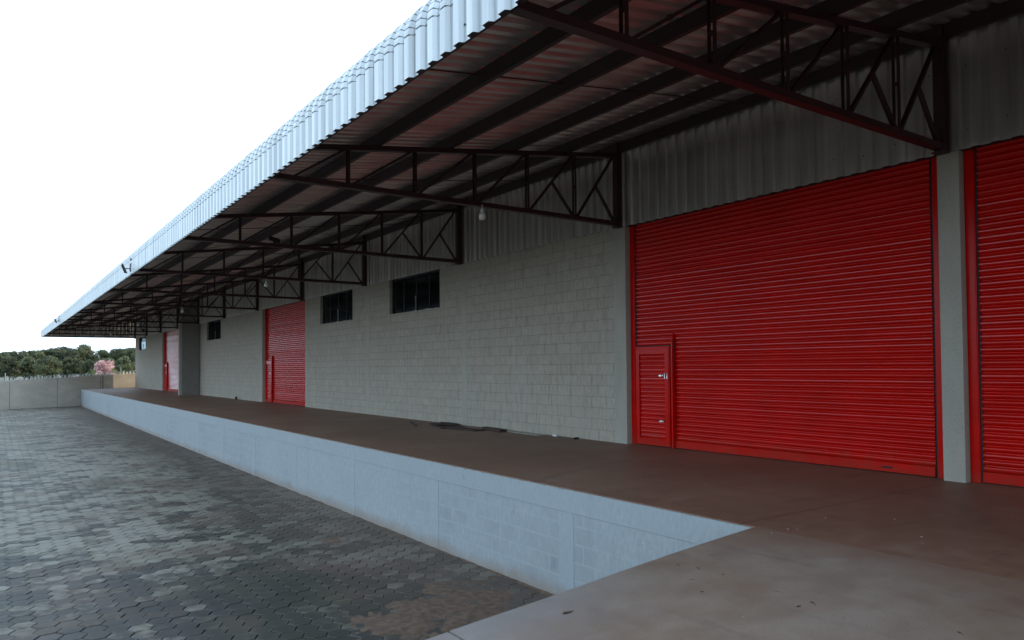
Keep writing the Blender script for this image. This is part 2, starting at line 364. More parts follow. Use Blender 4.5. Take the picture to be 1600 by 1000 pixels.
me = bpy.data.meshes.new('pavement'); me.from_pydata(vs_, [], fs_); me.materials.append(MAT_HEX)
a_ = me.attributes.new('tone', 'FLOAT', 'POINT'); a_.data.foreach_set('value', tone)
a_ = me.attributes.new('centre', 'FLOAT_VECTOR', 'POINT'); a_.data.foreach_set('vector', np.array(cen, dtype=np.float32).ravel())
o = bpy.data.objects.new('pavement', me); COL.objects.link(o); tag(o, kind='structure')
# bedding soil that rises over the stones where it has been washed in
sm = MB(); nx, ny = 110, 330
xs = [-16.5 + 12.75 * (i/nx)**.6 for i in range(nx+1)]; ys = [3.9 + 60 * (j/ny)**2.0 for j in range(ny+1)]
mounds = [(-5.0,7.25,1.0,.6,.027),(-5.75,6.7,.55,.7,.024),(-4.6,6.3,.6,.6,.024),(-4.85,10.7,.45,.7,.026),(-6.5,5.7,.6,.7,.022),(-4.4,8.0,.5,.9,.018)]
for x in xs:
    for y in ys:
        h = -.024
        for mx_, my_, rx_, ry_, a2 in mounds:
            d2 = ((x-mx_)/rx_)**2 + ((y-my_)/ry_)**2
            h += a2 * math.exp(-d2)
        h += .035 * math.exp(-max(0, (-3.79-x))/.05)
        h += .014 * mnoise.noise((x*2.6, y*2.6, 0)) + .011 * mnoise.noise((x*11, y*11, 3)) + .006*mnoise.noise((x*27, y*27, 5))
        sm.v.append((x, min(y, skew(x)), G + h))
for i in range(nx):
    for j in range(ny):
        k_ = i*(ny+1)+j; sm.f.append((k_, k_+ny+1, k_+ny+2, k_+1))
tag(sm.build('soil', MAT_SOIL, smooth=True), 'brown soil washed over the pavers and into their joints', 'soil', kind='stuff')

# ramp slabs
def rz(x): d = max(0, -3.79 - x); return -.0845 * d * min(1, .75 + d*.12) if d < 2.1 else -.0845*d
def ramp(x0, x1, y0, y1):
    mb = MB(); n = 14
    for k in range(n+1):
        x = x0 + (x1-x0)*k/n; z = rz(x) + .0012
        mb.v += [(x, y0, z), (x, y1, z), (x, y1, G-.3), (x, y0, G-.3)]
    for k in range(n):
        a0 = 4*k; b0 = a0+4
        mb.f += [(a0, a0+1, b0+1, b0), (a0+1, a0+2, b0+2, b0+1), (a0+2, a0+3, b0+3, b0+2), (a0+3, a0, b0, b0+3)]
    mb.f += [(0, 3, 2, 1), (4*n, 4*n+1, 4*n+2, 4*n+3)]
    return mb
tag(ramp(-3.8005, -6.75, -14, 3.965).build('ramp', MAT_RAMP), kind='structure')
tag(ramp(-6.765, -17.5, -14, 3.965).build('ramp', MAT_RAMP, bevel=.008), kind='structure')
MB().box(-6.766, -6.749, -14, 3.955, G-.2, rz(-6.76)-.018).build('joint_moss', MAT_MOSS)
tag(bpy.data.objects['joint_moss'], 'green moss growing in the slab joint of the ramp', 'moss', kind='stuff')

# ------------------------------------------------------------------ loading dock
dock = empty('loading_dock', (-3.79, 30, G), 'long raised concrete loading dock with pale washed front wall and brown deck', 'loading dock')
dl = Vector(dock.location)
def DB(): return MB()
def dbuild(mb, name, mat, bevel=0):
    mb.v = [(a-dl.x, b-dl.y, c-dl.z) for a, b, c in mb.v]; mb_o = mb.build(name, mat, dock, bevel=bevel)
    return mb_o
def world_coords(m_):   # the dock's parts are offset, so shift their patterns back
    for n_ in m_.node_tree.nodes:
        if n_.type == 'TEX_COORD':
            outs = [l.to_socket for l in n_.outputs['Object'].links]
            va = m_.node_tree.nodes.new('ShaderNodeVectorMath'); va.operation = 'ADD'; va.inputs[1].default_value = tuple(dl)
            m_.node_tree.links.new(n_.outputs['Object'], va.inputs[0])
            for s_ in outs: m_.node_tree.links.new(va.outputs[0], s_)
for m_ in (MAT_DOCK, MAT_DOCKB, MAT_DECK): world_coords(m_)
mb = DB(); ye = 62.55
mb.add([(-3.80,-14,-.012),(1.2,-14,-.012),(1.2,64.5,-.012),(-3.80,ye,-.012),(-3.80,-14,0),(1.2,-14,0),(1.2,64.5,0),(-3.80,ye,0)],
       [(0,3,2,1),(4,5,6,7),(0,1,5,4),(1,2,6,5),(2,3,7,6),(3,0,4,7)])
dbuild(mb, 'deck', MAT_DECK)
mb = DB(); mb.box(-3.79, 1.0, 3.9, ye-.02, G-.3, -.27); dbuild(mb, 'retaining_wall', MAT_DOCK)
mb = DB(); mb.box(-3.795, 1.0, 3.9, ye-.01, -.269, -.0125); dbuild(mb, 'edge_beam', MAT_DOCKB, .004)
for y in [6.49 + 3.03*k for k in range(0, 19)]:
    mb = DB(); mb.box(-3.794, -3.6, y-.13, y+.13, G-.3, -.2695); dbuild(mb, 'pilaster', MAT_DOCKB, .003)

# ------------------------------------------------------------------ warehouse
wh = empty('warehouse', (0, 0, 0), 'long grey block warehouse with red roller shutters and a cantilevered metal canopy', 'warehouse')
Y0, S = 4.1228, 5.41567
TY = [Y0 + S*k for k in range(-3, 12)]
ZC = 3.8
# openings
wins = [(16.05,18.9),(21.49,24.25),(37.65,40.55),(59.27,62.45)]
doors = [(-1.30,3.985),(4.225,9.465),(25.72,30.84),(47.62,52.81)]
segs = [(-14,-1.55),(9.76,25.45),(31.11,47.33),(53.10,63.85)]
for a0, b0 in segs:
    wall = MB()
    cuts = [a0]
    for p, q in wins:
        if a0 < p < b0: cuts += [p, q]
    cuts.append(b0)
    for k in range(0, len(cuts)-1):
        top = ZC if k % 2 == 0 else 2.83
        wall.box(0, .19, cuts[k], cuts[k+1], -.02, top)
    wall.build('block_wall', MAT_BLOCK, wh)
for p, q in [(-1.56,-1.30),(3.985,4.225),(9.465,9.77),(14.78,15.02),(20.24,20.50),(25.44,25.72),(30.84,31.12),(36.5,36.74),(47.32,47.62),(52.81,53.11),(58.16,58.40),(63.84,64.07)]:
    MB().box(-.003 if q-p < .27 and p > 10 else -.004, .32, p, q, -.02, ZC+.002).build('concrete_column', MAT_CAST, wh, bevel=.004)
# body beyond the front wall: end wall with an opening, back wall, floor, upper roof
B = MB(); D_ = 26.0
B.box(.20, .24, 63.87, 64.07, 0, 6.2); B.box(.24, 3.0, 63.87, 64.07, -1.3, 2.75); B.box(.24, 3.0, 63.87, 64.07, 3.55, 5.2)
B.box(3.0, D_, 63.87, 64.07, -1.3, 5.2); B.box(D_, D_+.2, -14, 64.07, -1.3, 5.2); B.box(.2, D_, -14.2, -14, -1.3, 5.2)
B.build('end_wall', MAT_BLOCK, wh)
MB().box(1.2, D_, -14, 63.87, -.2, -.002).build('floor_slab', MAT_DARK, wh)
# canopy sheet profile
RIB, DEP = .204, .038
def rib_samples(y0, y1):
    ysv = []; y = y0; k = 0
    while y < y1:
        lap = .004 if k % 5 == 0 else 0
        ysv += [(y, 0), (y+.085, 0), (y+.104, DEP+lap), (y+.185, DEP+lap)]
        y += RIB; k += 1
    ysv.append((y, 0)); return ysv
def sheet_mesh(path, y0, y1, xf=None):
    """path: list of (x, z, nx, nz, inset)"""
    mb = MB(); ys_ = rib_samples(y0, y1); n = len(ys_)
    for x, z, ax, az, ins in path:
        for y, h in ys_:
            mb.v.append((x + ax*(h-ins), y, z + az*(h-ins)))
    for k in range(len(path)-1):
        for j in range(n-1):
            a0 = k*n+j; mb.f.append((a0, a0+1, a0+n+1, a0+n))
    return mb
SL = .135; s_ang = math.atan(SL)
ZR = 5.28                                 # underside of the sheet at the wall line
XC, RA = -5.86, .34
cx, cz = XC, ZR + SL*XC - RA*math.cos(s_ang) - .0
cx = XC + RA*math.sin(s_ang)
XF = cx - RA
path = [(XF, 3.80, -1, 0, 0), (XF, 4.0, -1, 0, 0), (XF, cz, -1, 0, 0)]
NB = 8; A1 = math.pi/2 + s_ang            # sweep from pointing -x (pi) to roof normal
for k in range(NB):
    for t, ins in ((.0, .016), (.14, .016), (.2, .0), (.6, -.003), (1.0, -.002)):
        th = math.pi - (math.pi/2 - s_ang) * (k + t)/NB
        path.append((cx + RA*math.cos(th), cz + RA*math.sin(th), math.cos(th), math.sin(th), ins))
path.append((XC + .05, ZR + SL*(XC+.05), -math.sin(s_ang), math.cos(s_ang), 0))
CY0, CY1 = -12.9, 65.1
sheet_mesh(path, CY0, CY1).build('curved_fascia', MAT_FASCIA, wh)
nrm = (-math.sin(s_ang), math.cos(s_ang))
sheet_mesh([(x, ZR + SL*x, nrm[0], nrm[1], 0) for x in (XC+.05, -4, -2, .6)], CY0, CY1).build('canopy_roof', MAT_ROOF, wh)
# upper roof over the hall
U = MB(); ysr = (-14.2, 64.3)
U.add([(.02,ysr[0],ZR+.056),(13,ysr[0],7.3),(26.4,ysr[0],5.1),(.02,ysr[1],ZR+.056),(13,ysr[1],7.3),(26.4,ysr[1],5.1),
       (.62,ysr[0],ZR+.05),(13,ysr[0],7.22),(26.4,ysr[0],5.02),(.62,ysr[1],ZR+.05),(13,ysr[1],7.22),(26.4,ysr[1],5.02)],
      [(0,1,4,3),(1,2,5,4),(6,9,10,7),(7,10,11,8),(0,3,9,6),(2,8,11,5),(0,6,7,1),(1,7,8,2),(3,4,10,9),(4,5,11,10)])
U.build('main_roof', MAT_ROOF, wh)
MB().prism([(.1,5.2),(26.2,5.0),(26.2,5.05),(13,7.2),(.1,5.22)], 63.9, 64.0, 1).build('gable_end', MAT_CLAD, wh)
# cladding above the openings
cp = [(-.012, ZC-.01, -1, 0, 0), (-.012, 4.5, -1, 0, 0), (-.012, ZR-.03, -1, 0, 0)]
sheet_mesh(cp, -13.9, 64.05).build('wall_cladding', MAT_CLAD, wh)
MB().box(.0, .19, -14, 64.05, ZC+.003, ZC+.12).build('lintel_angle', MAT_PURLIN, wh)
# gable closure at the far canopy end
gs = MB(); n_ = 26
for k in range(n_):
    x0 = XF + .0 + k*(-XF+.7)/n_; w_ = (-XF+.7)/n_
    zt = lambda x: (ZR + SL*x + .02) if x > XC else cz + math.sqrt(max(0, RA*RA - (x-cx)**2)) - .01
    for (u0, u1, d0, d1) in ((0,.43,0,0),(.43,.56,0,.03),(.56,.87,.03,.03),(.87,1,.03,0)):
        xa, xb = x0+u0*w_, x0+u1*w_
        gs.add([(xa,CY1+d0,3.86),(xb,CY1+d1,3.86),(xb,CY1+d1,zt(xb)),(xa,CY1+d0,zt(xa))], [(0,1,2,3)])
gs.build('end_closure', MAT_CLAD, wh)
# screws
sc = MB()
for k, y in enumerate(np.arange(-3, 45, .98)):
    for dz_, dy in ((3.93, .07), (3.93, -.08)):
        sc.lathe([(.009,0),(.009,.004)], 6); n0 = len(sc.v)
        for q in range(12):
            px, py, pz = sc.v[n0-12+q]; sc.v[n0-12+q] = (XF - .004 - pz - (0 if dy < 0 else 0), CY0 + (int((y-CY0)/.98))*.98 + dy + px + .055, dz_ + py)
for y in np.arange(-12.6, 64, RIB*2):
    for zz in (4.02, 4.75):
        n0 = len(sc.v); sc.lathe([(.007,0),(.007,.006)], 6)
        for q in range(12):
            px, py, pz = sc.v[n0+q]; sc.v[n0+q] = (-.016 - pz, y - .25 + px + .0, zz + py + .03*math.sin(y*9))
tag(sc.build('fixing_screws', MAT_BLACK, wh), kind='stuff')
# purlins (lipped channels) along the canopy
NX = [-5.09, -4.07, -3.05, -2.06, -1.08, -.10]
for x in (-4.62, -3.45, -2.27, -1.15, -.07):
    zt = ZR + SL*x - .003; h = .175
    pf = [(x-.027, zt-h), (x+.027, zt-h), (x+.027, zt-h+.02), (x+.024, zt-h+.02), (x+.024, zt-h+.003), (x-.024, zt-h+.003), (x-.024, zt-.003), (x+.024, zt-.003), (x+.024, zt-.02), (x+.027, zt-.02), (x+.027, zt), (x-.027, zt)]
    MB().prism(pf, CY0+.1, CY1-.04, 1).build('purlin', MAT_PURLIN, wh)
MB().prism([(XF+.004,3.83),(XF+.06,3.83),(XF+.06,3.835),(XF+.01,3.835),(XF+.01,3.92),(XF+.004,3.92)], CY0+.1, CY1-.04, 1).build('edge_angle', MAT_PURLIN, wh)
MB().prism([(XF+.004,4.06),(XF+.05,4.06),(XF+.05,4.14),(XF+.004,4.14)], CY0+.1, CY1-.04, 1).build('edge_angle', MAT_PURLIN, wh)
# sag rods at mid bay and thin braces
for k in range(len(TY)-1):
    ym = (TY[k] + TY[k+1]) / 2
    z_ = lambda x: ZR + SL*x - .10
    MB().tube([(XF+.05, ym, z_(XF+.3)), (-.1, ym, z_(-.1))], .008, 6).build('sag_rod', MAT_PURLIN, wh)
for k in (5, 7, 9, 11):
    if k+1 < len(TY):
        MB().tube([(-5.09, TY[k], ZR-5.09*SL-.22), (-.1, TY[k+1], ZR-.22)], .006, 5).build('brace_rod', MAT_PURLIN, wh)
        MB().tube([(-.1, TY[k], ZR-.23), (-5.09, TY[k+1], ZR-5.09*SL-.23)], .006, 5).build('brace_rod', MAT_PURLIN, wh)
# trusses
zt_ = lambda x: ZR - .003 - .19 + SL*x - .035          # centreline of top chord
ZB = 3.835
def make_truss():
    t = bpy.data.objects.new('roof_truss', None); COL.objects.link(t); t.parent = wh
    MB().bar((XF+.02, 0, zt_(XF+.02)), (-.06, 0, zt_(-.06)), .10, .07).build('top_chord', MAT_STEEL, t)
    MB().bar((XF+.03, 0, ZB+.005), (-.06, 0, ZB+.005), .10, .07).build('bottom_chord', MAT_STEEL, t)
    MB().box(-.16, -.047, -.055, .055, ZB-.05, ZR-.03).build('post', MAT_STEEL, t)
    MB().box(-.20, -.047, -.07, .07, ZB-.062, ZB-.0505).build('bearing_plate', MAT_STEEL, t)
    def pair(a, b, w_=.028, gap=.032):
        mb = MB()
        for s_ in (-1, 1): mb.bar((a[0], s_*gap, a[1]), (b[0], s_*gap, b[1]), .010, w_); mb.bar((a[0]+.0, s_*(gap-.011), a[1]), (b[0], s_*(gap-.011), b[1]), .020, .006)
        mid = ((a[0]+b[0])/2, (a[1]+b[1])/2)
        mb.box(mid[0]-.012, mid[0]+.012, -gap, gap, mid[1]-.02, mid[1]+.02)
        mb.build('web_member', MAT_STEEL, t)
    nodes = NX[:5]
    for x in nodes: pair((x, ZB+.03), (x, zt_(x)-.03), .034)
    tips = [XF+.25] + nodes
    tops = nodes + [-.16]
    for a, b in zip(tips, tops):
        pair((a+.05, ZB+.03), (b-.05, zt_(b)-.03), .028, .022)
    for a, b in ((nodes[3], nodes[4]), (nodes[4], -.16)):
        mid = ((a+b)/2, (ZB + zt_(b))/2 + .02)
        pair((mid[0], mid[1]), (b-.03, ZB+.03), .026, .021)
    return t
T0 = make_truss(); T0.location = (0, TY[0], 0)
for y in TY[1:]:
    c_ = copy_tree(T0, wh); c_.location = (0, y, 0)
# fin wall
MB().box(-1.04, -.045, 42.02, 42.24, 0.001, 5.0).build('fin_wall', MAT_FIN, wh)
MB().box(-1.043, -.9, 42.017, 42.243, 0.0, 5.0).build('fin_edge', MAT_CAST, wh, bevel=.004)

# windows
for (p, q) in wins:
    wd = MB(); fx = .09; e = .035
    wd.box(fx, fx+.04, p, p+e, 2.83, ZC); wd.box(fx, fx+.04, q-e, q, 2.83, ZC)
    wd.box(fx, fx+.04, p+e, q-e, 2.83, 2.83+e); wd.box(fx, fx+.04, p+e, q-e, ZC-e, ZC)
    fo = wd.build('window', MAT_FRAME, wh)
    for k in range(1, 4):
        y = p + (q-p)*k/4
        mb = MB(); mb.box(fx+.005, fx+.035, y-.012, y+.012, 2.83+e, ZC-e)
        mb.build('mullion', MAT_FRAME, fo)
    y = (p+q)/2; mb = MB(); mb.tube([(fx-.01, y, 2.87), (fx-.01, y, 3.22)], .009, 8); mb.lathe([(.02,0),(.03,.02),(.018,.05)], 10, (fx-.012, y, 3.2))
    mb.box(fx-.04, fx, y-.05, y+.05, 2.835, 2.87)
    mb.build('window_lever', MAT_CAST, fo)
    MB().box(fx+.018, fx+.022, p+e, q-e, 2.83+e, ZC-e).build('pane', MAT_GLASS, fo)
    mb = MB(); mb.box(-.006, fx, p+.01, q-.01, 2.83, 2.842)
    for _ in range(5):
        yy = rnd.uniform(p+.05, p+.9); mb.box(0, .05, yy, yy+rnd.uniform(.03,.12), 2.842, 2.842+rnd.uniform(.006,.02))
    mb.build('sill', MAT_CAST, fo)

# roller shutters
RX = .125
SLAT = [(0,.05),(.04,-.05),(.14,-.45),(.27,-.86),(.38,-.985),(.43,-1.0),(.56,-1.0),(.61,-.985),(.71,-.80),(.84,-.30),(.93,.0)]
def shutter(y0, y1, wicket, idx):
    s = bpy.data.objects.new('roller_shutter', None); COL.objects.link(s); s.parent = wh; s.location = (RX, y0, 0)
    W_ = y1 - y0; g = .115
    def prof(z0, z1, x=0.0, a=.018, pitch=.0745, n=11):
        pts = []; k = 0; z = z0
        N = int(round((z1-z0)/pitch))
        for i in range(N):
            jr = random.Random(int(round((z0-.13)/pitch)) + i + idx*1000); tl = jr.gauss(0, .0011); tz = jr.gauss(0, .030)
            for j in range(n):
                u = j/n
                # slat: broad bow then a small return hook
                dx = SLAT[j][1]*a*(1+tz*2) + tl*(SLAT[j][0]-.45)*2; u = SLAT[j][0]
                pts.append((x+dx, z0 + (i+u)*pitch))
        pts.append((x, z0+N*pitch)); return pts
    def curtain(ya, yb, z0, z1, **kw):
        mb = MB(); pr = prof(z0, z1, **kw); n = len(pr)
        for y in (ya, yb):
            for x, z in pr: mb.v.append((x, y, z))
        for k in range(n-1): mb.f.append((k, k+1, n+k+1, n+k))
        return mb
    wk0, wk1, wz = W_-.80-g, W_-g-.02, 1.68
    mb = curtain(g+.035, W_-g-.015 if not wicket else wk0-.095, .13, ZC+.02, x=.02)
    if wicket:
        m2 = curtain(wk0-.095, W_-g-.015, .13+21*.0745, ZC+.02, x=.02); mb.add(m2.v, m2.f)
    mb.build('curtain', MAT_RED, s, smooth=True)
    yb = W_-g-.015 if not wicket else wk0-.095
    mb = MB(); mb.box(-.008, .03, g+.036, yb, .012, .128); mb.box(-.022, -.008, g+.036, yb, .012, .028)
    br = mb.build('bottom_rail', MAT_REDF, s, bevel=.003)
    mb = MB(); mb.box(-.012, -.008, .66, .80, .055, .078); mb.tube([(-.022,.68,.066),(-.022,.78,.066)], .004, 8); mb.box(-.018,-.008,.71,.75,.058,.075)
    mb.build('lock', MAT_BLACK, br)
    for a0, a1, ln in ((0, g, g+.02), (W_-g, W_, W_-g-.018)):
        mb = MB(); mb.box(-.018, .075, a0+.003, a1-.003, .002, ZC); mb.box(-.026, -.018, a0+.012, a1-.012, .002, ZC)
        r_ = mb.build('guide_rail', MAT_REDF, s, bevel=.003)
        MB().box(.0, .06, min(ln, g if a0 == 0 else ln), max(ln, W_-g if a0 else ln) + (.0 if a0 == 0 else .0), .002, ZC).build('seal', MAT_BLACK, r_)
    MB().box(.045, .06, g, W_-g, 0.0, ZC).build('backing', MAT_BLACK, s)
    if wicket:
        wd = bpy.data.objects.new('wicket_door', None); COL.objects.link(wd); wd.parent = s
        mb = MB(); x0, x1 = -.035, .02
        mb.box(x0, x1, wk0, wk0+.11, .015, wz); mb.box(x0, x1, wk1-.08, wk1, .015, wz)
        mb.box(x0, x1, wk0+.11, wk1-.08, .015, .13); mb.box(x0, x1, wk0+.11, wk1-.08, wz-.13, wz)
        mb.box(x0-.008, x0, wk0+.02, wk0+.045, .03, wz-.02); mb.box(x0-.008, x0, wk0+.046, wk1-.02, wz-.045, wz-.02)
        mb.build('door_frame', MAT_REDF, wd, bevel=.003)
        curtain(wk0+.11, wk1-.08, .13, wz-.13+.02, x=-.005, a=.012).build('slat_panel', MAT_RED, wd, smooth=True)
        for zz in (1.13,):
            mb = MB()
            for dy in (.03, .085):
                mb.tube([(x0-.006, wk0+dy, zz+.0), (x0-.03, wk0+dy, zz+.01), (x0-.03, wk0+dy, zz+.10), (x0-.006, wk0+dy, zz+.11)], .007, 8)
            mb.build('handle', MAT_CHROME, wd)
        for zz in (1.19, .43):
            mb = MB(); mb.box(x0-.012, x0-.001, wk0+.13, wk0+.24, zz-.007, zz+.007); mb.lathe([(.02,0),(.02,.01)], 10)
            n0 = len(mb.v)-20
            for q in range(20):
                px, py, pz = mb.v[n0+q]; mb.v[n0+q] = (x0-.013-pz, wk0+.185+px, zz+py)
            mb.build('latch', MAT_CHROME, wd)
        # post beside the wicket with a curved horn at its head
        mb = MB(); pp = [(-.06,.0),(-.06,1.62),(-.055,1.74),(-.04,1.83),(-.015,1.885),(.015,1.89),(.03,1.80),(.03,0)]
        mb.prism(pp, wk0-.085, wk0-.055, 1); mb.prism([(-.012,.0),(-.012,1.66),(.03,1.66),(.03,0)], wk0-.054, wk0-.008, 1)
        mb.build('wicket_post', MAT_REDF, s, bevel=.002)
        MB().box(-.004, .022, wk0-.092, wk0-.0865, .01, 1.80).build('gap_seal', MAT_BLACK, s)
        MB().box(-.006, .03, wk0-.05, wk1, wz+.003, wz+.018).build('header', MAT_BLACK, s)
    return s
for i, (p, q) in enumerate(doors): shutter(p, q, i > 0, i)

# ------------------------------------------------------------------ lamps
def bulb(loc, label):
    t = empty('pendant_bulb', loc, label, 'lamp', 'bulbs hanging under the canopy trusses')
    mb = MB(); mb.tube([(0,0,.16),(0,0,.10)], .006, 6); mb.lathe([(.012,.10),(.024,.095),(.026,.05),(.020,.045)], 14); mb.build('socket', MAT_WHITE, t, smooth=True)
    mb = MB(); mb.lathe([(.018,.045),(.030,.035),(.048,.01),(.054,-.02),(.050,-.045),(.036,-.066),(.012,-.078)], 18); mb.build('bulb_glass', MAT_WHITE, t, smooth=True)
BL = ['white bulb hanging from the truss nearest the tall red door, the largest bulb in view',
      'white bulb hanging under a truss just right of the middle red door, second nearest bulb',
      'white bulb hanging at the top corner of the grey fin wall', 'small white bulb under the truss above the far end of the block wall',
      'tiny white bulb at the far end under the canopy']
for k, lb in zip((1, 3, 5, 7, 9), BL): bulb((-3.02, Y0 + S*k - .16, ZB - .19), lb)

def flood(loc, rz_, label, outside=True):
    t = empty('floodlight', loc, label, 'floodlight', 'floodlights on the canopy', rz_)
    mb = MB(); mb.prism([(-.11,-.025),(.11,-.025),(.125,.015),(-.125,.015)], -.075, .075, 0)
    for k in range(5): mb.box(-.06+.03*k, -.054+.03*k, -.10, .10, -.045, -.025)
    h = mb.build('housing', MAT_FRAME, t); h.rotation_euler = (R(68), 0, R(78)); h.location = (-.13, .0, -.06)
    g_ = MB().box(-.06, .06, -.10, .10, .0155, .019).build('lens', MAT_CAST, h)
    mb = MB(); mb.tube([(0,0,-.10),(-.02,0,-.05),(-.11,0,-.06)], .012, 8); mb.tube([(0,0,-.13),(.0,0,.06),(.04,-.02,.11)], .013, 8); mb.box(-.0,.04,-.03,.03,.15,.21)
    mb.build('bracket', MAT_FRAME, t)
flood((XF-.06, 20.95, 3.98), R(0), 'floodlight on a bracket clipped to the canopy fascia, the nearer one')
flood((XF-.06, 46.1, 4.05), R(0), 'small far floodlight on a bracket near the far end of the fascia')
def flood_in(loc, label):
    t = empty('floodlight', loc, label, 'floodlight', 'floodlights on the trusses')
    mb = MB(); mb.box(-.10, .10, -.04, .04, .0, .08); mb.prism([(-.125,.01),(-.10,.0),(-.10,.08),(-.125,.09)], -.05, .05, 1)
    h = mb.build('housing', MAT_FRAME, t); h.location = (0, 0, .04); h.rotation_euler = (0, R(14), 0)
    MB().box(-.02, .02, -.02, .02, -.0, .05).build('bracket', MAT_FRAME, t)
flood_in((-4.42, Y0+2*S, ZB+.041), 'dark floodlight lying on the lower chord of the second truss along')
flood_in((-1.15, Y0+9*S, ZB+.041), 'dark floodlight on a far truss in front of the far red door')

# ------------------------------------------------------------------ boundary wall
def wtop(x): return .68 + .048*(max(-20, min(25, x)) + 8.66)
ang = math.atan(.425)
bw = empty('boundary_wall', (-3.7, skew(-3.7), G), 'pale concrete panel boundary wall topped with pointed metal spikes', 'wall')
bl_ = Vector(bw.location)
def W3(x, off, z):      # point on the wall: x position, offset behind the face
    return (x - off*math.sin(ang) - bl_.x, skew(x) + off*math.cos(ang) - bl_.y, z - bl_.z)
def wbox(x0, x1, d0, d1, z0, zf):
    return MB().add([W3(x0,d0,z0),W3(x1,d0,z0),W3(x1,d1,z0),W3(x0,d1,z0),W3(x0,d0,zf(x0)),W3(x1,d0,zf(x1)),W3(x1,d1,zf(x1)),W3(x0,d1,zf(x0))],
                    [(0,3,2,1),(4,5,6,7),(0,1,5,4),(1,2,6,5),(2,3,7,6),(3,0,4,7)])
js = [-5.27 + 2.85*k for k in range(-8, 12)]
for k in range(len(js)-1):
    wbox(js[k]+.012, js[k+1]-.012, 0, .12, G-.4, wtop).build('wall_panel', MAT_PANEL, bw)
    wbox(js[k]-.0118, js[k]+.0118, .012, .10, G-.4, lambda x: wtop(x)-.01).build('joint', MAT_BLACK, bw)
wbox(-2.28, -2.24, -.004, .1, G-.2, lambda x: wtop(x)-.005).build('joint', MAT_BLACK, bw)
x = -11.5; k = 0
sp0 = None
def spike_mesh(s_):
    mb = MB()
    h = .17*s_; pr = [(-.045,0),(.045,0),(.05,.05),(.035,.10),(-.01,h),(-.02,.09),(-.035,.05)]
    mb.prism(pr, -.012, .012, 1)
    mb.bar((.06,0,0),(.11,0,.20*s_), .010, .012); mb.bar((-.05,0,0),(-.10,.02,.17*s_), .008, .010)
    mb.box(-.06, .12, -.02, .02, -.006, .012)
    return mb
sms = []
for s_ in (1.3, 1.0, 1.5):
    o_ = spike_mesh(s_).build('spike', MAT_SPIKE, bw); sms.append(o_)
n_sp = 0
while x < 3.0 and n_sp < 95:
    s0 = rnd.choice(sms); o_ = s0 if not s0.get('_u') else s0.copy()
    if not s0.get('_u'): s0['_u'] = 1
    else: COL.objects.link(o_)
    o_.parent = bw; o_.location = W3(x, .06, wtop(x)+.004); o_.rotation_euler = (rnd.uniform(-.2,.2), rnd.uniform(-.1,.35), ang + rnd.uniform(-.3,.3))
    x += .235 + rnd.uniform(-.02, .03); n_sp += 1
for s0 in bw.children:
    if '_u' in s0: del s0['_u']
for px in (-8.35, -.95):
    p_ = Vector(W3(px, .06, wtop(px)-.1)); MB().tube([p_, p_ + Vector((0,0,.62))], .022, 8).build('fence_pole', MAT_WHITE, bw)

# ------------------------------------------------------------------ trees
def crown_pts(n, rx, rzz, clumps, seed, base):
    r_ = random.Random(seed); cl = []
    for _ in range(clumps):
        a_ = r_.uniform(0, 2*math.pi); q = math.sqrt(r_.random()); zz = r_.uniform(-.75, 1)
        k_ = math.sqrt(max(.05, 1 - max(zz, 0)**2*.85))
        cl.append((rx*.8*q*k_*math.cos(a_), rx*.8*q*k_*math.sin(a_), base + rzz*zz*.85, r_.uniform(.20, .42)*rx, r_.random()))
    return cl, r_
def leaf_mesh(name, n, rx, rzz, clumps, seed, base, size, mat, parent):
    cl, r_ = crown_pts(n, rx, rzz, clumps, seed, base)
    vs_, fs_, tn = [], [], []
    for _ in range(n):
        cx_, cy_, cz_, cr_, ct = r_.choice(cl)
        d = Vector((r_.gauss(0,1), r_.gauss(0,1), r_.gauss(0,1))).normalized() * cr_ * (r_.random()**.35) ; d.z *= .75
        p = Vector((cx_, cy_, cz_)) + d
        nr = (d.normalized() + Vector((r_.gauss(0,.7), r_.gauss(0,.7), r_.gauss(0,.7)+.3))).normalized()
        u = nr.cross(Vector((r_.gauss(0,1), r_.gauss(0,1), r_.gauss(0,1)))).normalized(); v_ = nr.cross(u)
        s_ = size * r_.uniform(.6, 1.4); n0 = len(vs_)
        for a_, b_ in ((-1,-.2),(0,-.6),(1,-.1),(.2,.7)): vs_.append(p + u*(a_*s_) + v_*(b_*s_))
        fs_.append((n0, n0+1, n0+2, n0+3)); t_ = min(1, max(0, ct*.7 + r_.uniform(0, .3))); tn += [t_]*4
    me = bpy.data.meshes.new(name); me.from_pydata([tuple(v) for v in vs_], [], fs_); me.materials.append(mat)
    a_ = me.attributes.new('tone', 'FLOAT', 'POINT'); a_.data.foreach_set('value', tn)
    o_ = bpy.data.objects.new(name, me); COL.objects.link(o_); o_.parent = parent; return o_
def tree(loc, h, rx, seed, label, group=None, mat=None, n=7000, size=.20, clumps=44, name='tree', cat='tree'):
    mat = mat or MAT_LEAF
    t = empty(name, loc, label, cat, group); r_ = random.Random(seed)
    mb = MB(); top = Vector((r_.uniform(-.3,.3), r_.uniform(-.3,.3), h*.72))
    mb.tube([(0,0,-.3),(0.05*h*.2,0,h*.25),(top.x*.6,top.y*.6,h*.5),top], [h*.028,h*.022,h*.016,h*.006], 8)
    for k_ in range(7):
        a_ = r_.uniform(0, 6.28); z0 = h*r_.uniform(.22,.5); L = rx*r_.uniform(.5,.85)
        mb.tube([(0,0,z0),(L*.5*math.cos(a_),L*.5*math.sin(a_),z0+h*.13),(L*math.cos(a_),L*math.sin(a_),z0+h*.24)], [h*.012,h*.008,h*.003], 6)
    mb.build('trunk', MAT_BARK, t)
    leaf_mesh('crown', n, rx, h*.42, clumps, seed+1, h*.56, size, mat, t)
    return t
protos = []
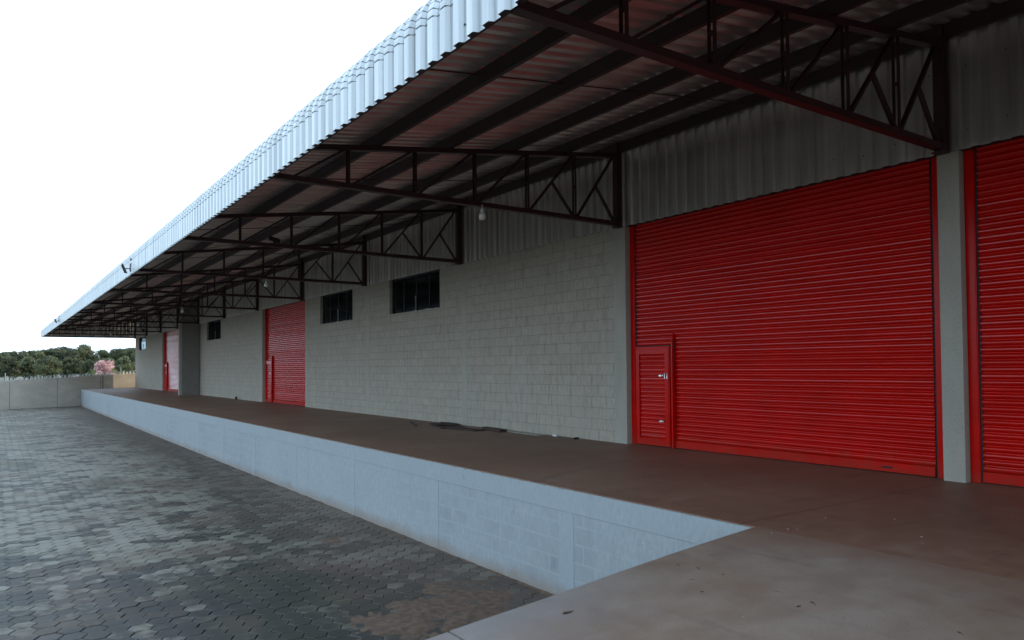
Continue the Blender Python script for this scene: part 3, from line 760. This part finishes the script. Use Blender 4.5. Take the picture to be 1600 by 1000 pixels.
GRP = 'dense green trees beyond the boundary wall'
for k in range(5):
    protos.append(tree((0,0,0), 8.0, 3.0 + .3*(k % 3), 40+k, 'dense dark green tree in the wood beyond the boundary wall', GRP))
def px_ray(u, y, vz=579):
    a_ = (u-800)/F; d = _f2 + _rx*a_ + _uy*(-(vz-CY)/F); t_ = y/d.y; return -9.0418 + t_*d.x
# (pixel column, distance, silhouette row)
spots = [(-60,190,552),(-35,200,549),(-12,185,553),(8,200,552),(22,190,549),(38,205,550),(54,188,550),(68,200,549),(82,192,546),(97,200,541),(104,180,549),(118,200,548),(127,190,541),(135,205,547),(148,215,556),
         (160,192,548),(175,205,552),(188,190,547),(201,200,545),(214,188,543),(230,200,546),(250,195,545),(275,200,545),(305,190,546),(335,200,545),
         (15,165,560),(45,168,561),(75,160,560),(110,168,561),(140,162,563),(165,166,562),(195,160,560),(225,168,560)]
LB = {97:'tall tree with a loose feathery crown standing above the wood beyond the wall', 127:'tallest tree of the wood, left of the gap in the tree line',
      160:'slim tree standing alone in the gap of the tree line behind the pink tree'}
for i, (u, yd, row) in enumerate(spots):
    p0_ = protos[i % 5]; t_ = p0_ if i < 5 else copy_tree(p0_)
    x_ = px_ray(u, yd); dep = (Vector((x_, yd, 1.35)) - Vector((-9.04, 0, 1.35))).dot(_f2)
    zt2 = 1.35 + (579 - .008*u - row)/F*dep + .7; h_ = zt2 - G
    s_ = h_/8.0; wsc = .62 if u == 160 else (.85 if u in (97,127) else (1.0, .8, 1.15, .9)[i % 4])
    t_.location = (x_, yd, G-.05); t_.scale = (s_*wsc, s_*wsc, s_); t_.rotation_euler = (0, 0, i*1.7)
    if u in LB: t_['label'] = LB[u]
    elif yd >= 183 and 0 <= u <= 214: t_['label'] = 'dense dark green tree forming the skyline of the wood beyond the wall'
    elif yd < 183 and 0 <= u <= 230: t_['label'] = 'lower leafy tree at the front of the wood, just over the spiked wall'
    elif u < 0: t_['label'] = 'dark green tree of the wood, out past the left end of the boundary wall'
    else: t_['label'] = 'dark green tree of the wood hidden behind the end of the warehouse'
tree((px_ray(163, 84), 84, G), 3.75, 1.25, 90, 'pink flowering tree rising just behind the boundary wall', None, MAT_PINK, 5200, .075, 46, 'flowering_tree')
tree((px_ray(143, 82), 82, G), 2.75, .9, 93, 'yellow green bush behind the wall left of the pink tree', None, MAT_LIME, 1200, .09, 14, 'bush', 'bush')
tree((px_ray(183, 83), 83, G), 2.9, 1.0, 95, 'yellow green bush behind the wall right of the pink tree', None, MAT_LIME, 1200, .09, 14, 'bush', 'bush')

# ------------------------------------------------------------------ litter
def board(loc, L, W_, T, rz_, ry_, label, mat=None, seed=0):
    r_ = random.Random(seed); mb = MB(); n = 8
    pts = [(-L/2 + L*k/n, -W_/2 + r_.uniform(-.01,.012)) for k in range(n+1)] + [(L/2 - L*k/n, W_/2 + r_.uniform(-.012,.01)) for k in range(n+1)]
    mb.prism(pts, 0, T, 2); o_ = mb.build('board', mat or MAT_WOOD, None, bevel=.002)
    o_.location = loc; o_.rotation_euler = (R(ry_), R(ry_*.4), R(rz_)); tag(o_, label, 'board'); return o_
board((-.42, 15.0, .004), 1.5, .55, .018, 72, 0, 'wide brown board lying flat at the bottom of the scrap heap by the wall')
board((-.30, 15.15, .030), .95, .50, .016, 50, 4, 'dark brown board lying on top of the scrap heap by the wall', seed=2)
board((-.62, 13.9, .004), 1.1, .30, .02, 95, 0, 'reddish brown board lying nearest the dock edge by the wall', seed=3)
board((-.28, 13.25, .004), .9, .16, .05, 83, 0, 'short dark timber offcut right of the board heap', seed=4)
board((-.82, 15.9, .004), 1.25, .05, .03, 68, 0, 'thin brown batten sticking out left of the board heap', seed=5)
board((-.16, 12.6, .004), 1.9, .22, .010, 87, 0, 'flat pale grey strip of sheet lying along the foot of the wall', MAT_CAST, 6)
tag(MB().lathe([(.05,0),(.055,.02),(.05,.09),(.02,.13),(.02,.15)], 12).build('bottle', MAT_BLACK, loc=(-.14, 34.3, .001)), 'small black container standing at the foot of the wall by the middle red door', 'container')
tag(MB().tube([(0,0,.02),(0,.09,.02),(.0,.12,.02)], [.02,.02,.01], 8).build('white_scrap', MAT_WHITE, loc=(-.12, 11.3, .0)), 'small white scrap at the foot of the block wall', 'scrap')
tag(MB().prism([(-.06,-.02),(.05,-.03),(.07,.02),(-.03,.035)], 0, .03, 2).build('black_scrap', MAT_BLACK, loc=(-.13, 10.7, .001)), 'small black scrap on the deck beside the wall column', 'scrap')
MAT_DRY = simple('dry_leaf', (.06,.032,.018), .8, var=.4, scale=40)
def hitz(u, v_, zf):
    d = _f2 + _rx*((u-800)/F) + _uy*(-(v_-CY)/F); O_ = Vector((-9.0418, 0, 1.3534)); t_ = (0-1.3534)/d.z
    for _ in range(12):
        p = O_ + d*t_; t_ = (zf(p.x) - 1.3534)/d.z
    return O_ + d*t_
def leafm(s_, sd_):
    r_ = random.Random(sd_); mb = MB(); o_ = [(-1,0,.1),(-.4,.35,.25),(.3,.3,.1),(1,0,.3),(.3,-.3,.18),(-.4,-.3,.02)]
    pts = [(a*s_, b*s_, c*s_*.5 + .003) for a, b, c in o_]; n = 6
    mb.add([(0,0,.004)] + pts, [(0, k+1, (k+1) % n + 1) for k in range(n)]); mb.bar((s_,0,.15*s_), (1.7*s_,.1*s_,.05*s_), .003, .003, (0,0,1))
    return mb
LFS = [((887,958),.045),((758,912),.015),((1090,888),.018),((1130,898),.016),((1114,868),.016),((1059,882),.018),((1097,925),.018),((1083,906),.014),((1269,942),.022),((1248,948),.022),((1216,925),.014),
       ((1499,989),.018),((1095,730),.013),((1212,822),.014)]
for k, ((u, v_), s_) in enumerate(LFS):
    p = hitz(u, v_, lambda x: rz(x)); o_ = leafm(s_, k).build('dry_leaf', MAT_DRY, None, loc=(p.x, p.y, p.z-.001)); o_.rotation_euler = (0,0,k*2.1)
    if k == 0: tag(o_, 'largest curled dry leaf lying on the ramp near the pavement corner', 'leaf', 'dry leaves')
    else: tag(o_, 'small dry leaf fleck lying on the bare concrete', 'leaf', 'dry leaves')
WS = [(1451,757),(1158,741),(1200,752),(1279,749),(1282,798),(1440,839),(1442,849),(1246,827),(1231,827),(1583,806),(1398,811),(1206,833),(931,920),(1162,964),(1290,809)]
for k, (u, v_) in enumerate(WS):
    p = hitz(u, v_, lambda x: rz(x)); s_ = .003 + .0015*(k % 3)
    o_ = MB().prism([(-s_,-s_*.6),(s_*.7,-s_),(s_,s_*.5),(-s_*.3,s_)], 0, s_*.7, 2).build('pebble', MAT_CAST, None, loc=(p.x, p.y, p.z)); o_.rotation_euler = (0,0,k)
    tag(o_, 'tiny pale pebble lying on the dock concrete', 'pebble', 'pale pebbles on the concrete')
